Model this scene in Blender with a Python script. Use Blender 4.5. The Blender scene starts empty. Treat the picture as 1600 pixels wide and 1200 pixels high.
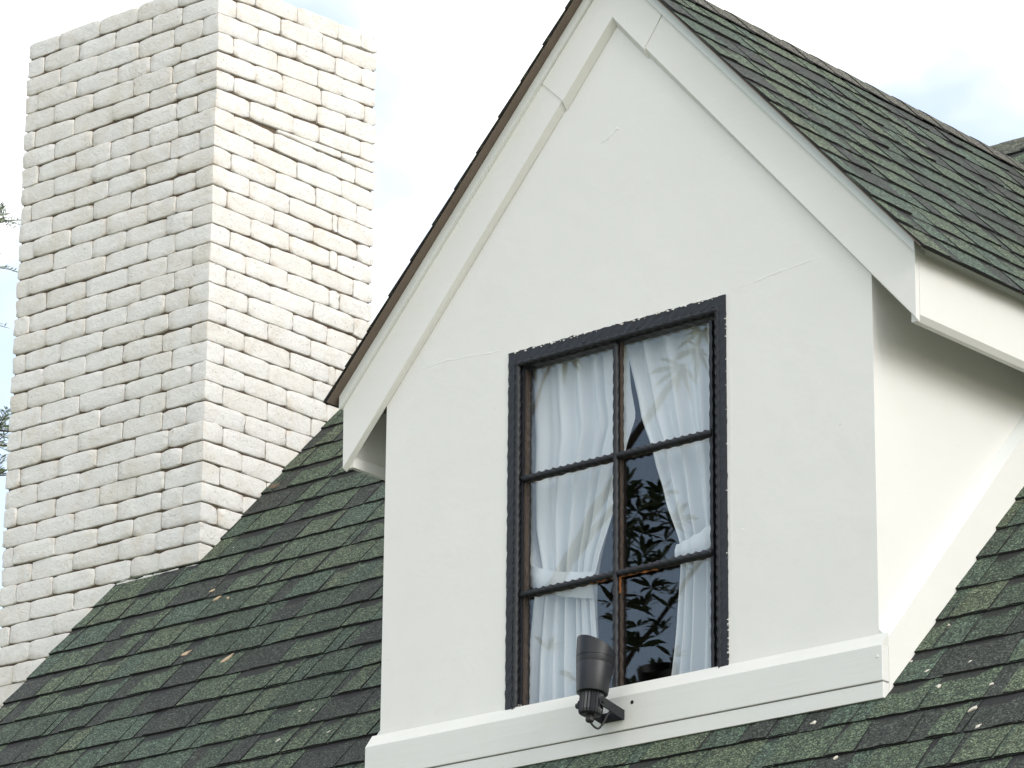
import bpy, bmesh, math, random
from mathutils import Vector, Matrix, noise
R_ = math.radians
random.seed(7)
S = bpy.context.scene
COL = S.collection

# ------------------------------------------------------------------ camera
cam_d = bpy.data.cameras.new('camera'); cam = bpy.data.objects.new('camera', cam_d); COL.objects.link(cam)
CR = Vector((0.757349, 0.652947, 0.009606)); CU = Vector((0.203140, -0.249506, 0.946827)); CF = Vector((-0.620619, 0.715129, 0.321598))
CP = Vector((7.9616, -8.5865, -2.8558))
m = Matrix((CR, CU, -CF)).transposed().to_4x4(); m.translation = CP
cam.matrix_world = m
cam_d.sensor_width = 36; cam_d.lens = 6252.18 / 1600 * 36
cam_d.clip_start = 0.1; cam_d.clip_end = 3000
S.camera = cam
S.render.resolution_x = 1024; S.render.resolution_y = 768

# ------------------------------------------------------------------ sky and sun
SUN_EL, SUN_AZ = R_(28), R_(-9)      # azimuth measured from +X, negative towards the viewer (-Y)
SUN_DIR = Vector((math.cos(SUN_EL)*math.cos(SUN_AZ), math.cos(SUN_EL)*math.sin(SUN_AZ), math.sin(SUN_EL)))
world = bpy.data.worlds.new('World'); S.world = world; world.use_nodes = True
nt = world.node_tree; nt.nodes.clear()
N = nt.nodes.new; L = nt.links.new
out = N('ShaderNodeOutputWorld'); bg = N('ShaderNodeBackground'); bgc = N('ShaderNodeBackground')
sky = N('ShaderNodeTexSky'); sky.sky_type = 'NISHITA'; sky.sun_disc = False
sky.sun_elevation = SUN_EL; sky.sun_rotation = math.atan2(SUN_DIR.x, SUN_DIR.y)
sky.air_density = 1.0; sky.dust_density = 1.5; sky.ozone_density = 0.7
bg.inputs[1].default_value = 0.15
L(sky.outputs[0], bg.inputs[0])
tc = N('ShaderNodeTexCoord'); mp = N('ShaderNodeMapping'); mp.inputs['Location'].default_value = (0.35, 0.2, 0.1); mp.inputs['Scale'].default_value = (1, 1, 1.6)
ns = N('ShaderNodeTexNoise'); ns.inputs['Scale'].default_value = 5.5; ns.inputs['Detail'].default_value = 5; ns.inputs['Roughness'].default_value = 0.5
rp = N('ShaderNodeValToRGB'); rp.color_ramp.elements[0].position = 0.36; rp.color_ramp.elements[0].color = (.28,.28,.28,1); rp.color_ramp.elements[1].position = 0.52
rp.color_ramp.interpolation = 'EASE'
L(tc.outputs['Generated'], mp.inputs[0]); L(mp.outputs[0], ns.inputs[0]); L(ns.outputs[0], rp.inputs[0])
bgc.inputs[0].default_value = (1.0, 0.998, 0.985, 1); bgc.inputs[1].default_value = 0.95
# the clouds open to blue behind the viewer's left shoulder (the panes mirror that part of the sky)
dt = N('ShaderNodeVectorMath'); dt.operation = 'DOT_PRODUCT'; dt.inputs[1].default_value = (-0.62, -0.715, 0.32); L(tc.outputs['Generated'], dt.inputs[0])
mr = N('ShaderNodeMapRange'); mr.interpolation_type = 'SMOOTHSTEP'; L(dt.outputs['Value'], mr.inputs[0])
for k_, v_ in ((1, 0.78), (2, 0.97), (3, 1.0), (4, 0.12)): mr.inputs[k_].default_value = v_
cm = N('ShaderNodeMath'); cm.operation = 'MULTIPLY'; L(rp.outputs[0], cm.inputs[0]); L(mr.outputs[0], cm.inputs[1])
mx = N('ShaderNodeMixShader'); L(cm.outputs[0], mx.inputs[0]); L(bg.outputs[0], mx.inputs[1]); L(bgc.outputs[0], mx.inputs[2])
L(mx.outputs[0], out.inputs[0])
sun_d = bpy.data.lights.new('sun', 'SUN'); sun = bpy.data.objects.new('sun', sun_d); COL.objects.link(sun)
sun_d.energy = 0.95; sun_d.angle = R_(30); sun_d.color = (1, 0.993, 0.985)
sun.rotation_euler = (-SUN_DIR).to_track_quat('-Z', 'Y').to_euler(); sun.location = (8, -6, 10)
S.view_settings.view_transform = 'Standard'; S.view_settings.look = 'None'
S.view_settings.exposure = 0.78; S.view_settings.gamma = 1; S.view_settings.use_curve_mapping = False

# ------------------------------------------------------------------ materials
def new_mat(name):
    m = bpy.data.materials.new(name); m.use_nodes = True
    t = m.node_tree; b = t.nodes['Principled BSDF']
    return m, t, b
def node(t, typ, **kw):
    n = t.nodes.new(typ)
    for k, v in kw.items():
        if hasattr(n, k): setattr(n, k, v)
        else: n.inputs[k.replace('_', ' ')].default_value = v
    return n
def noise_n(t, vec, scale, detail=4, rough=0.55, dist=0.0):
    n = t.nodes.new('ShaderNodeTexNoise'); n.inputs['Scale'].default_value = scale; n.inputs['Detail'].default_value = detail
    n.inputs['Roughness'].default_value = rough; n.inputs['Distortion'].default_value = dist
    t.links.new(vec, n.inputs[0]); return n.outputs[0]
def ramp(t, fac, stops, interp='LINEAR'):
    r = t.nodes.new('ShaderNodeValToRGB'); r.color_ramp.interpolation = interp
    e = r.color_ramp.elements
    while len(e) < len(stops): e.new(0.5)
    for i, (p, c) in enumerate(stops):
        e[i].position = p; e[i].color = (*c, 1) if len(c) == 3 else c
    t.links.new(fac, r.inputs[0]); return r.outputs[0]
def mix(t, fac, a, b, typ='MIX'):
    n = t.nodes.new('ShaderNodeMix'); n.data_type = 'RGBA'; n.blend_type = typ
    for s, v in ((0, fac), (6, a), (7, b)):
        if isinstance(v, (float, int)): n.inputs[s].default_value = v
        elif isinstance(v, tuple): n.inputs[s].default_value = (*v, 1)
        else: t.links.new(v, n.inputs[s])
    return n.outputs[2]
def mth(t, op, a, b=0.0, c=None):
    n = t.nodes.new('ShaderNodeMath'); n.operation = op
    for i, v in enumerate((a, b) if c is None else (a, b, c)):
        if isinstance(v, (float, int)): n.inputs[i].default_value = v
        else: t.links.new(v, n.inputs[i])
    return n.outputs[0]
def bump(t, b, h, strength=0.3, dist=0.01):
    n = t.nodes.new('ShaderNodeBump'); n.inputs['Strength'].default_value = strength; n.inputs['Distance'].default_value = dist
    t.links.new(h, n.inputs['Height']); t.links.new(n.outputs[0], b.inputs['Normal'])
def pos(t): return t.nodes.new('ShaderNodeNewGeometry').outputs['Position']

def paint(name, col, var=0.03, grain=None, rough=0.55, bs=0.12):
    m, t, b = new_mat(name); p = pos(t)
    big = noise_n(t, p, 1.7, 5, 0.6, 0.4); small = noise_n(t, p, 14, 5, 0.6)
    c2 = tuple(c*(1-2.2*var) for c in col); c3 = (col[0]*0.97, col[1]*0.95, col[2]*0.90)
    c = mix(t, ramp(t, big, [(0.35, (0,0,0)), (0.7, (1,1,1))]), col, c2)
    c = mix(t, ramp(t, small, [(0.55, (0,0,0)), (0.8, (0.55,)*3)]), c, c3)
    spots = noise_n(t, p, 55, 2, 0.5)
    c = mix(t, ramp(t, spots, [(0.74, (0,0,0)), (0.80, (0.35,)*3)]), c, (0.45,0.42,0.36))
    t.links.new(c, b.inputs['Base Color']); b.inputs['Roughness'].default_value = rough
    if grain:
        mp = t.nodes.new('ShaderNodeMapping'); mp.inputs['Scale'].default_value = grain; t.links.new(p, mp.inputs[0])
        h = noise_n(t, mp.outputs[0], 30, 6, 0.65, 0.3)
    else: h = mth(t, 'ADD', mth(t, 'MULTIPLY', noise_n(t, p, 5, 4, 0.5, 0.3), 2.2), mth(t, 'MULTIPLY', noise_n(t, p, 70, 3, 0.5), 0.16))
    bump(t, b, h, bs, 0.02 if not grain else 0.004)
    return m
M = {}
M['plaster'] = paint('plaster', (0.81, 0.807, 0.775), 0.015, None, 0.6, 0.07)
M['board'] = paint('painted_board', (0.81, 0.807, 0.772), 0.02, (0.12, 0.12, 1), 0.62, 0.18)
M['trim'] = paint('painted_trim', (0.77, 0.775, 0.745), 0.02, (0.06, 0.06, 1), 0.5, 0.25)
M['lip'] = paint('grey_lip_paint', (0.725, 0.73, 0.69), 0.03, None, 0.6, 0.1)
M['mould'] = paint('pale_moulding', (0.73, 0.76, 0.74), 0.03, None, 0.5, 0.1)

def brick_mat():
    m, t, b = new_mat('whitewashed_brick'); p = pos(t)
    oi = t.nodes.new('ShaderNodeObjectInfo').outputs['Random']
    base = ramp(t, oi, [(0, (0.76,0.74,0.695)), (0.35, (0.79,0.775,0.735)), (0.7, (0.80,0.79,0.76)), (1, (0.775,0.76,0.735))])
    patch = noise_n(t, p, 9, 5, 0.65, 0.6)
    c = mix(t, ramp(t, patch, [(0.48, (0,0,0)), (0.72, (0.8,)*3)]), base, (0.69,0.64,0.56))
    sc = noise_n(t, p, 45, 4, 0.7, 1.5)
    c = mix(t, ramp(t, sc, [(0.60, (0,0,0)), (0.70, (0.4,)*3)]), c, (0.50,0.45,0.38))
    pit = noise_n(t, p, 120, 3, 0.6)
    c = mix(t, ramp(t, pit, [(0.655, (0,0,0)), (0.72, (0.75,)*3)]), c, (0.30,0.26,0.22))
    # wash worn off the arrises: the tan brick shows
    geo = t.nodes.new('ShaderNodeNewGeometry').outputs['Pointiness']
    edge = mth(t, 'MULTIPLY', ramp(t, geo, [(0.515, (0,0,0)), (0.57, (1,1,1))]), ramp(t, noise_n(t, p, 30, 3), [(0.45, (0,0,0)), (0.65, (0.55,)*3)]))
    c = mix(t, edge, c, (0.58,0.46,0.33))
    t.links.new(c, b.inputs['Base Color']); b.inputs['Roughness'].default_value = 0.85
    h = mth(t, 'ADD', mth(t, 'MULTIPLY', noise_n(t, p, 38, 6, 0.7, 0.8), 1.0), mth(t, 'MULTIPLY', ramp(t, pit, [(0.62, (1,1,1)), (0.72, (0,0,0))]), 0.25))
    bump(t, b, h, 0.8, 0.0065)
    return m
M['brick'] = brick_mat()
def simple(name, col, rough=0.7, sc=30, var=0.3, bs=0.3, bd=0.003, metal=0):
    m, t, b = new_mat(name); p = pos(t)
    n = noise_n(t, p, sc, 5, 0.6)
    c = mix(t, n, tuple(x*(1-var) for x in col), tuple(min(1, x*(1+var)) for x in col))
    t.links.new(c, b.inputs['Base Color']); b.inputs['Roughness'].default_value = rough; b.inputs['Metallic'].default_value = metal
    bump(t, b, noise_n(t, p, sc*3, 4, 0.6), bs, bd)
    return m
M['mortar'] = simple('tan_mortar', (0.12,0.088,0.06), 0.95, 18, 0.35, 0.8, 0.006)
M['asphalt'] = simple('shingle_edge_asphalt', (0.012,0.012,0.012), 0.9)
M['underside'] = simple('brown_roof_underside', (0.155,0.12,0.095), 0.8, 14, 0.25)
M['dark_iron'] = simple('black_frame_paint', (0.015,0.017,0.022), 0.5, 40, 0.35, 0.5, 0.003)
M['wood_brown'] = simple('worn_brown_wood', (0.062,0.044,0.034), 0.7, 35, 0.6, 0.5)
M['rust'] = simple('orange_rust', (0.30,0.11,0.03), 0.8, 40, 0.5)
M['chip'] = simple('flaked_white_plaster', (0.78,0.77,0.72), 0.8, 40, 0.1, 0.6)
M['lamp'] = simple('black_lamp_casing', (0.010,0.0115,0.015), 0.45, 20, 0.12, 0.08, 0.001)
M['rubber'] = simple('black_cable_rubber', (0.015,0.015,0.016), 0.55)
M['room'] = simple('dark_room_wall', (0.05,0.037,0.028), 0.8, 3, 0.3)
M['dropping'] = simple('pale_dropping', (0.62,0.58,0.50), 0.9, 60, 0.25, 0.6)
M['lichen'] = simple('tan_lichen', (0.50,0.38,0.25), 0.9, 60, 0.45, 0.8)
M['bark'] = simple('grey_bark', (0.06,0.052,0.045), 0.9, 12, 0.4, 0.8, 0.01)
M['hole'] = simple('dark_hole', (0.01,0.01,0.01), 0.9)
M['ground'] = simple('dry_lawn_ground', (0.20,0.20,0.13), 0.95, 0.8, 0.25)
def leaf_mat(name, a, b_):
    m, t, b = new_mat(name); p = pos(t)
    c = mix(t, noise_n(t, p, 6, 3), a, b_)
    t.links.new(c, b.inputs['Base Color']); b.inputs['Roughness'].default_value = 0.5
    return m
M['leaf'] = leaf_mat('broad_leaf', (0.015,0.03,0.012), (0.04,0.065,0.025))
M['needle'] = leaf_mat('feathery_leaf', (0.14,0.22,0.16), (0.26,0.28,0.15))

def shingle_mat(name, pal, capmat=False):
    m, t, b = new_mat(name); p = pos(t)
    oi = t.nodes.new('ShaderNodeObjectInfo').outputs['Random']
    at = t.nodes.new('ShaderNodeAttribute'); at.attribute_name = 'rnd'
    rnd = mth(t, 'FRACT', mth(t, 'ADD', oi, at.outputs['Fac']))
    base = ramp(t, rnd, pal, 'CONSTANT')
    # mineral granules of several colours
    vo = t.nodes.new('ShaderNodeTexVoronoi'); vo.inputs['Scale'].default_value = 235; t.links.new(p, vo.inputs[0])
    sx = t.nodes.new('ShaderNodeSeparateXYZ'); t.links.new(vo.outputs['Color'], sx.inputs[0])
    g = ramp(t, sx.outputs[0], [(0, (0.28,0.29,0.29)), (0.3, (0.6,0.63,0.62)), (0.55, (1.0,1.03,0.96)), (0.76, (1.5,1.52,1.35)), (0.92, (2.5,2.5,2.25))], 'CONSTANT')
    c = mix(t, 1.0, base, g, 'MULTIPLY')
    hue = ramp(t, sx.outputs[1], [(0, (0.92,1.0,1.07)), (0.4, (1,1.02,0.98)), (0.75, (1.06,1.01,0.93))], 'CONSTANT')
    c = mix(t, 0.8, c, hue, 'MULTIPLY')
    mott = noise_n(t, p, 16, 4, 0.6)
    c = mix(t, 0.9, c, ramp(t, mott, [(0.3, (0.87,)*3), (0.7, (1.13,)*3)]), 'MULTIPLY')
    if not capmat:
        # the dark granule band the maker prints under the course above
        uv = t.nodes.new('ShaderNodeUVMap'); su = t.nodes.new('ShaderNodeSeparateXYZ'); t.links.new(uv.outputs[0], su.inputs[0])
        wob = mth(t, 'MULTIPLY', mth(t, 'SUBTRACT', noise_n(t, p, 90, 3), 0.5), 0.10)
        r2 = mth(t, 'FRACT', mth(t, 'MULTIPLY', rnd, 7.31))
        st = mth(t, 'ADD', mth(t, 'MULTIPLY', r2, 0.38), 0.54)
        st = mth(t, 'ADD', st, mth(t, 'MULTIPLY', mth(t, 'MAXIMUM', mth(t, 'SUBTRACT', su.outputs[0], 0.62), 0.0), 0.8))
        v = mth(t, 'ADD', su.outputs[1], wob)
        band = mth(t, 'MULTIPLY', mth(t, 'SUBTRACT', v, st), 20.0); band.node.use_clamp = True
        c = mix(t, mth(t, 'MULTIPLY', band, 0.88), c, (0.018,0.018,0.019))
    t.links.new(c, b.inputs['Base Color']); b.inputs['Roughness'].default_value = 0.78
    b.inputs['Specular IOR Level'].default_value = 0.35
    bump(t, b, sx.outputs[2], 0.8, 0.0025)
    return m
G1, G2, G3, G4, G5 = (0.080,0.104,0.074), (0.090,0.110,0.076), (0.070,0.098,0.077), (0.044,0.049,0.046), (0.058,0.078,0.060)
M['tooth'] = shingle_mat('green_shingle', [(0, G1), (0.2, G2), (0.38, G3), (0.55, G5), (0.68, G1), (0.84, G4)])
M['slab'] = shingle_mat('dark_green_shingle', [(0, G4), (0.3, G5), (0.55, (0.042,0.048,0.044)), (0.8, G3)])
M['cap'] = shingle_mat('ridge_shingle', [(0, (0.105,0.097,0.082)), (0.4, (0.094,0.096,0.078)), (0.7, (0.11,0.10,0.088))], True)
def glass_mat():
    m, t, b = new_mat('window_glass'); t.nodes.remove(b)
    o = t.nodes['Material Output']; tr = t.nodes.new('ShaderNodeBsdfTransparent'); gl = t.nodes.new('ShaderNodeBsdfGlossy'); fr = t.nodes.new('ShaderNodeLayerWeight')
    tr.inputs[0].default_value = (0.985,0.992,0.99,1); gl.inputs['Roughness'].default_value = 0.0; fr.inputs[0].default_value = 0.5
    mxs = t.nodes.new('ShaderNodeMixShader')
    h = noise_n(t, pos(t), 3.0, 2, 0.5); bp = t.nodes.new('ShaderNodeBump'); bp.inputs['Strength'].default_value = 0.02; bp.inputs['Distance'].default_value = 0.02
    t.links.new(h, bp.inputs['Height']); t.links.new(bp.outputs[0], gl.inputs['Normal'])
    t.links.new(mth(t, 'ADD', mth(t, 'MULTIPLY', mth(t, 'POWER', fr.outputs['Facing'], 5.0), 0.95), 0.085), mxs.inputs[0]); t.links.new(tr.outputs[0], mxs.inputs[1]); t.links.new(gl.outputs[0], mxs.inputs[2]); t.links.new(mxs.outputs[0], o.inputs[0])
    return m
M['glass'] = glass_mat()
def curtain_mat():
    m, t, b = new_mat('sheer_curtain_cloth'); p = pos(t)
    b.inputs['Base Color'].default_value = (0.80,0.835,0.86,1); b.inputs['Roughness'].default_value = 0.9
    o = t.nodes['Material Output']; tl = t.nodes.new('ShaderNodeBsdfTranslucent'); tl.inputs[0].default_value = (0.8,0.82,0.8,1)
    ms = t.nodes.new('ShaderNodeMixShader'); ms.inputs[0].default_value = 0.03
    t.links.new(b.outputs[0], ms.inputs[1]); t.links.new(tl.outputs[0], ms.inputs[2]); t.links.new(ms.outputs[0], o.inputs[0])
    bump(t, b, noise_n(t, p, 60, 4, 0.6), 0.15, 0.002)
    return m
M['curtain'] = curtain_mat()

# ------------------------------------------------------------------ object helpers
def thing(name, label, cat, loc=(0,0,0), group=None):
    o = bpy.data.objects.new(name, None); COL.objects.link(o); o.location = loc; o.empty_display_size = 0.1
    o['label'] = label; o['category'] = cat
    if group: o['group'] = group
    return o
def wparent(o, par):
    if par is not None:
        o.parent = par
        off = par.location if par.type == 'EMPTY' else Vector((0,0,0))   # mesh parts sit at the world origin
        o.matrix_parent_inverse = Matrix.Translation(-off)
def obj(name, verts, faces, mats, parent=None, smooth=False, midx=None, uvs=None, label=None):
    me = bpy.data.meshes.new(name); me.from_pydata([tuple(v) for v in verts], [], faces)
    for q in (mats if isinstance(mats, (list, tuple)) else [mats]): me.materials.append(M[q])
    if midx: me.polygons.foreach_set('material_index', midx)
    if smooth: me.polygons.foreach_set('use_smooth', [True]*len(faces))
    if uvs:
        ul = me.uv_layers.new(name='UVMap'); k = 0
        for f in faces:
            for vi in f: ul.data[k].uv = uvs[vi]; k += 1
    me.update()
    o = bpy.data.objects.new(name, me); COL.objects.link(o); wparent(o, parent)
    if label: o['label'] = label
    return o
def fixn(o):
    bm = bmesh.new(); bm.from_mesh(o.data); bmesh.ops.recalc_face_normals(bm, faces=bm.faces); bm.to_mesh(o.data); bm.free(); return o
def bevel(o, w, seg=2):
    bm = bmesh.new(); bm.from_mesh(o.data)
    bmesh.ops.bevel(bm, geom=list(bm.edges), offset=w, segments=seg, affect='EDGES', profile=0.5)
    bmesh.ops.recalc_face_normals(bm, faces=bm.faces); bm.to_mesh(o.data); bm.free(); return o
def box_vf(x0,x1,y0,y1,z0,z1):
    v = [(x,y,z) for x in (x0,x1) for y in (y0,y1) for z in (z0,z1)]
    f = [(0,1,3,2),(4,6,7,5),(0,4,5,1),(2,3,7,6),(0,2,6,4),(1,5,7,3)]
    return v, f
def box(name, x0,x1,y0,y1,z0,z1, mat, parent=None, bv=0, label=None):
    v, f = box_vf(x0,x1,y0,y1,z0,z1); o = obj(name, v, f, mat, parent, label=label); fixn(o)
    if bv: bevel(o, bv)
    return o
def prism(name, poly, axis, a0, a1, mat, parent=None, bv=0, label=None, poly2=None):
    """poly in the plane normal to axis ('x': (y,z), 'y': (x,z), 'z': (x,y)); poly2 = outline at a1"""
    def P(p, a): return (a, p[0], p[1]) if axis == 'x' else ((p[0], a, p[1]) if axis == 'y' else (p[0], p[1], a))
    n = len(poly); v = [P(p, a0) for p in poly] + [P(p, a1) for p in (poly2 or poly)]
    f = [tuple(range(n)), tuple(range(2*n-1, n-1, -1))] + [(i, (i+1)%n, n+(i+1)%n, n+i) for i in range(n)]
    o = obj(name, v, f, mat, parent, label=label); fixn(o)
    if bv: bevel(o, bv, 1)
    return o
def tube_vf(pts, rad, seg=8, cap=True):
    pts = [Vector(p) for p in pts]; v = []; f = []
    if not isinstance(rad, (list, tuple)): rad = [rad]*len(pts)
    up = Vector((0.3,0.2,1)).normalized()
    for i, p in enumerate(pts):
        d = (pts[min(i+1, len(pts)-1)] - pts[max(i-1, 0)]).normalized()
        a = d.cross(up)
        if a.length < 0.1: a = d.cross(Vector((1,0,0)))
        a.normalize(); b = d.cross(a)
        for k in range(seg):
            an = 2*math.pi*k/seg; v.append(p + (a*math.cos(an) + b*math.sin(an))*rad[i])
    for i in range(len(pts)-1):
        for k in range(seg):
            k2 = (k+1) % seg; f.append((i*seg+k, i*seg+k2, (i+1)*seg+k2, (i+1)*seg+k))
    if cap: f.append(tuple(range(seg))[::-1]); f.append(tuple(range((len(pts)-1)*seg, len(pts)*seg)))
    return v, f
class Join:
    def __init__(s): s.v = []; s.f = []; s.m = []; s.uv = []; s.r = []
    def add(s, v, f, m=None, uv=None, r=0.0):
        n = len(s.v); s.v += [tuple(q) for q in v]; s.f += [tuple(i+n for i in q) for q in f]
        s.m += m or [0]*len(f); s.uv += uv or [(0,0)]*len(v); s.r += [r]*len(v)
    def obj(s, name, mats, parent=None, stuff=True, smooth=False, label=None):
        o = obj(name, s.v, s.f, mats, parent, smooth, s.m, s.uv, label)
        a = o.data.attributes.new('rnd', 'FLOAT', 'POINT'); a.data.foreach_set('value', s.r)
        if stuff: o['kind'] = 'stuff'
        return o

def project(p):
    d = Vector(p) - CP; z = d.dot(CF); return (800 + 6252.18*d.dot(CR)/z, 600 - 6252.18*d.dot(CU)/z)

# ------------------------------------------------------------------ dimensions (metres)
W = 1.8376                                   # dormer wall width
T = 1.0816; AL = math.atan(T)                # main roof pitch
RO = -0.1611 - 0.008                         # main roof deck: z = RO + y*T
def roof_z(y): return RO + y*T
XC, ZA, SB = 0.9175, 2.2433, 1.0853          # dormer apex (moulding line) and gable pitch
BE = math.atan(SB)
def rake_z(x): return ZA - abs(x - XC)*SB
EL, ER = -0.165, 2.000                       # outer faces of the eaves
TP = 0.0315                                  # base trim proud of the wall
RY, XL, XR = 2.510, -2.532, 6.0              # main ridge, ends of the main roof
GZ = -4.45
CX0, CX1, CY, CD = -3.1676, -2.0867, 1.2626, 0.8931

# ================================================================== ground
g = box('ground', -900, 900, -900, 900, GZ-0.3, GZ, 'ground'); g['kind'] = 'structure'

# ================================================================== house (body and main roof)
house = thing('house', 'house with wide green shingle roof running down both sides of the dormer', 'house', (1.5, 0.5, GZ))
ridge_z = roof_z(RY)
YE = -1.45                                   # front eave
for nm, args in (('wall', (-2.40, 5.8, YE+0.25, YE+0.45)), ('wall', (-2.40, 5.8, 2*RY-YE-0.45, 2*RY-YE-0.25))):
    box(nm, args[0], args[1], args[2], args[3], GZ, roof_z(YE+0.25)-0.12, 'plaster', house)
for x0, x1 in ((-2.40, -2.25), (5.65, 5.8)):
    prism('gable_wall', [(YE+0.46, GZ), (2*RY-YE-0.46, GZ), (2*RY-YE-0.46, roof_z(YE+0.46)-0.12), (RY, ridge_z-0.12), (YE+0.46, roof_z(YE+0.46)-0.12)], 'x', x0, x1, 'plaster', house)
def deck(x0, x1, y0, y1):
    th = 0.04
    return prism('roof_deck', [(y0, roof_z(y0)), (y1, roof_z(y1)), (y1, roof_z(y1)-th), (y0, roof_z(y0)-th)], 'x', x0, x1, 'underside', house)
roofp = deck(XL, 0.0, YE, RY)
deck(W, XR, YE, RY); deck(0.0, W, YE, -0.003); deck(0.0, W, 2.15, RY)
prism('roof_back', [(RY+0.001, ridge_z), (2*RY-YE, roof_z(YE)), (2*RY-YE, roof_z(YE)-0.04), (RY+0.001, ridge_z-0.04)], 'x', XL, XR, 'slab', house)
box('eave_board', XL, XR, YE-0.02, YE, roof_z(YE)-0.14, roof_z(YE)-0.005, 'board', house)

# ------------------------------------------------------------------ shingles
def shingle_vf(w, L_, h, sh0, sh1, rnd, nx=4, lap=0.0):
    """slab standing on its slope: x along the course, y up the slope, z out; the butt edge is at y=0"""
    v = []; uv = []
    xs = [i/nx for i in range(nx+1)]
    for i, s in enumerate(xs):
        xb = s*w; xt = sh0 + s*(w - sh0 + sh1)
        j = rnd.uniform(-0.0022, 0.0022) if 0 < i < nx else 0; hz = h + rnd.uniform(-0.0012, 0.0014)
        xb2 = xb + (0.004 if i == 0 else (-0.004 if i == nx else 0))
        v += [(xb2, j + 0.0, 0.0), (xb2, j + 0.0, hz), (xt, L_, 0.0012)]; uv += [(s, 0), (s, 0), (s, 1)]
    f = []; m = []
    for i in range(nx):
        a = 3*i; b = a+3
        f += [(a, b, b+1, a+1), (a+1, b+1, b+2, a+2)]; m += [1, 0]
    e = 3*nx
    f += [(0, 1, 2), (e, e+2, e+1)]; m += [1, 1]
    return v, f, m, uv
def lib(name, ws, L_, h, shear, mat, rseed, var=3):
    rr = random.Random(rseed); res = []
    for w in ws:
        for k in range(var):
            v, f, mi, uv = shingle_vf(w, L_, h + rr.uniform(-0.001, 0.0015), rr.uniform(0, shear), -rr.uniform(0, shear), rr, 4)
            me = bpy.data.meshes.new(name); me.from_pydata(v, [], f)
            me.materials.append(M[mat]); me.materials.append(M['asphalt'])
            me.polygons.foreach_set('material_index', mi)
            ul = me.uv_layers.new(name='UVMap'); q = 0
            for ff in f:
                for vi in ff: ul.data[q].uv = uv[vi]; q += 1
            me.update(); res.append((w, me, (v, f, mi, uv)))
    return res
def lay(par, mw, expo, rows, spans, L_, rnd, seen, limit=296, teeth_h=0.0100, slab_h=0.0060, skip=None):
    """courses on one slope; mw maps slope coordinates (x along, y up, z out) to the world. Largest-in-view pieces single, the rest joined"""
    tl = lib('shingle', (0.10, 0.135, 0.17, 0.21), L_, teeth_h, 0.018, 'tooth', rnd.random())
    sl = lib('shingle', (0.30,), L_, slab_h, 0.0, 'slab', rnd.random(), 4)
    rot = mw.to_3x3().to_4x4(); items = []
    for r in range(rows):
        y = r*expo
        for (a, b) in spans(r):
            x = a; first = True
            while x < b - 0.012:
                w, me, d = rnd.choice(sl); we = w*rnd.uniform(0.3, 1.0) if first else w
                we = min(we, b - x); first = False
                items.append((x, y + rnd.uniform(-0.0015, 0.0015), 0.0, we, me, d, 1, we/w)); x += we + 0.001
            x = a; first = True
            while x < b - 0.012:
                w, me, d = rnd.choice(tl); we = w*rnd.uniform(0.35, 1.0) if first else w
                we = min(we, b - x); first = False
                items.append((x, y + rnd.uniform(-0.002, 0.0015), 0.0002, we, me, d, 0, we/w))
                x += we + (0.002 if rnd.random() < 0.66 else rnd.choice((0.05, 0.08, 0.11)))
    vis = []; rest = []
    for it in items:
        c = mw @ Vector((it[0]+it[3]/2, it[1]+expo/2, 0)); p = project(c)
        if skip and skip(c): continue
        (vis if seen(c, p) else rest).append((it, (c-CP).length))
    vis.sort(key=lambda q: q[1]); rest += vis[limit:]; vis = vis[:limit]
    for (x, y, z, w, me, d, k, sc), _ in vis:
        o = bpy.data.objects.new('shingle', me); COL.objects.link(o); o.parent = par
        o.matrix_basis = Matrix.Translation(mw @ Vector((x, y, z))) @ rot @ Matrix.Diagonal((sc, 1, 1, 1))
        wparent(o, par)
    if rest:
        J = Join()
        for (x, y, z, w, me, (v, f, mi, uv), k, sc), _ in rest:
            J.add([mw @ Vector((p[0]*sc+x, p[1]+y, p[2]+z)) for p in v], f, [i + 2*k for i in mi], uv, rnd.random())
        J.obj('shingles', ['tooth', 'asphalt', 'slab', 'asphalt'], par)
    return len(vis), len(rest)

# main roof, front slope
ca, sa = math.cos(AL), math.sin(AL)
EXP = 0.1530
MWM = Matrix(((1,0,0,0), (0,ca,-sa,YE), (0,sa,ca,roof_z(YE)), (0,0,0,1)))
slope_len = (RY-YE)/ca
# phase so that a course line falls on the measured one beside the dormer
y_meas = (-0.0448*0.75)                       # slope coordinate z/sin(alpha) of one butt line
phase = (y_meas - (roof_z(YE) + 0.008)/sa) % EXP
MWM = MWM @ Matrix.Translation((0, phase - EXP, 0))
rnd = random.Random(11)
def spans_main(r):
    y = YE + (r*EXP + phase - EXP)*ca
    if y + EXP*ca < YE: return []
    if y < -0.012: return [(XL, XR)]
    if y > 2.10: return [(XL, XR)]
    return [(XL, 0.0), (W+0.002, XR)]
def seen_main(c, p):
    if not (-70 < p[0] < 1670 and -60 < p[1] < 1270): return False
    if p[1] > 1150 + (p[0]-570)*-0.19 and p[0] > 570: return True
    if 610 < p[0] < 1370: return False
    if p[0] > 1370: return p[1] > 1090 - (p[0]-1380)*1.62
    return p[0] < 610 and p[1] > 560 and c.y < 2.2 and p[1] > 1105 - p[0]*1.15
def skip_main(c):
    # no shingle inside the chimney, or past the hidden left rake
    if c.x < CX1 - 0.14 and CY + 0.1 < c.y < CY + CD - 0.1: return True
    if 0.1 < c.x < W - 0.1 and 0.1 < c.y < 2.1 and roof_z(c.y) < rake_z(c.x): return True
    return c.x < XL - 0.12
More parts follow.
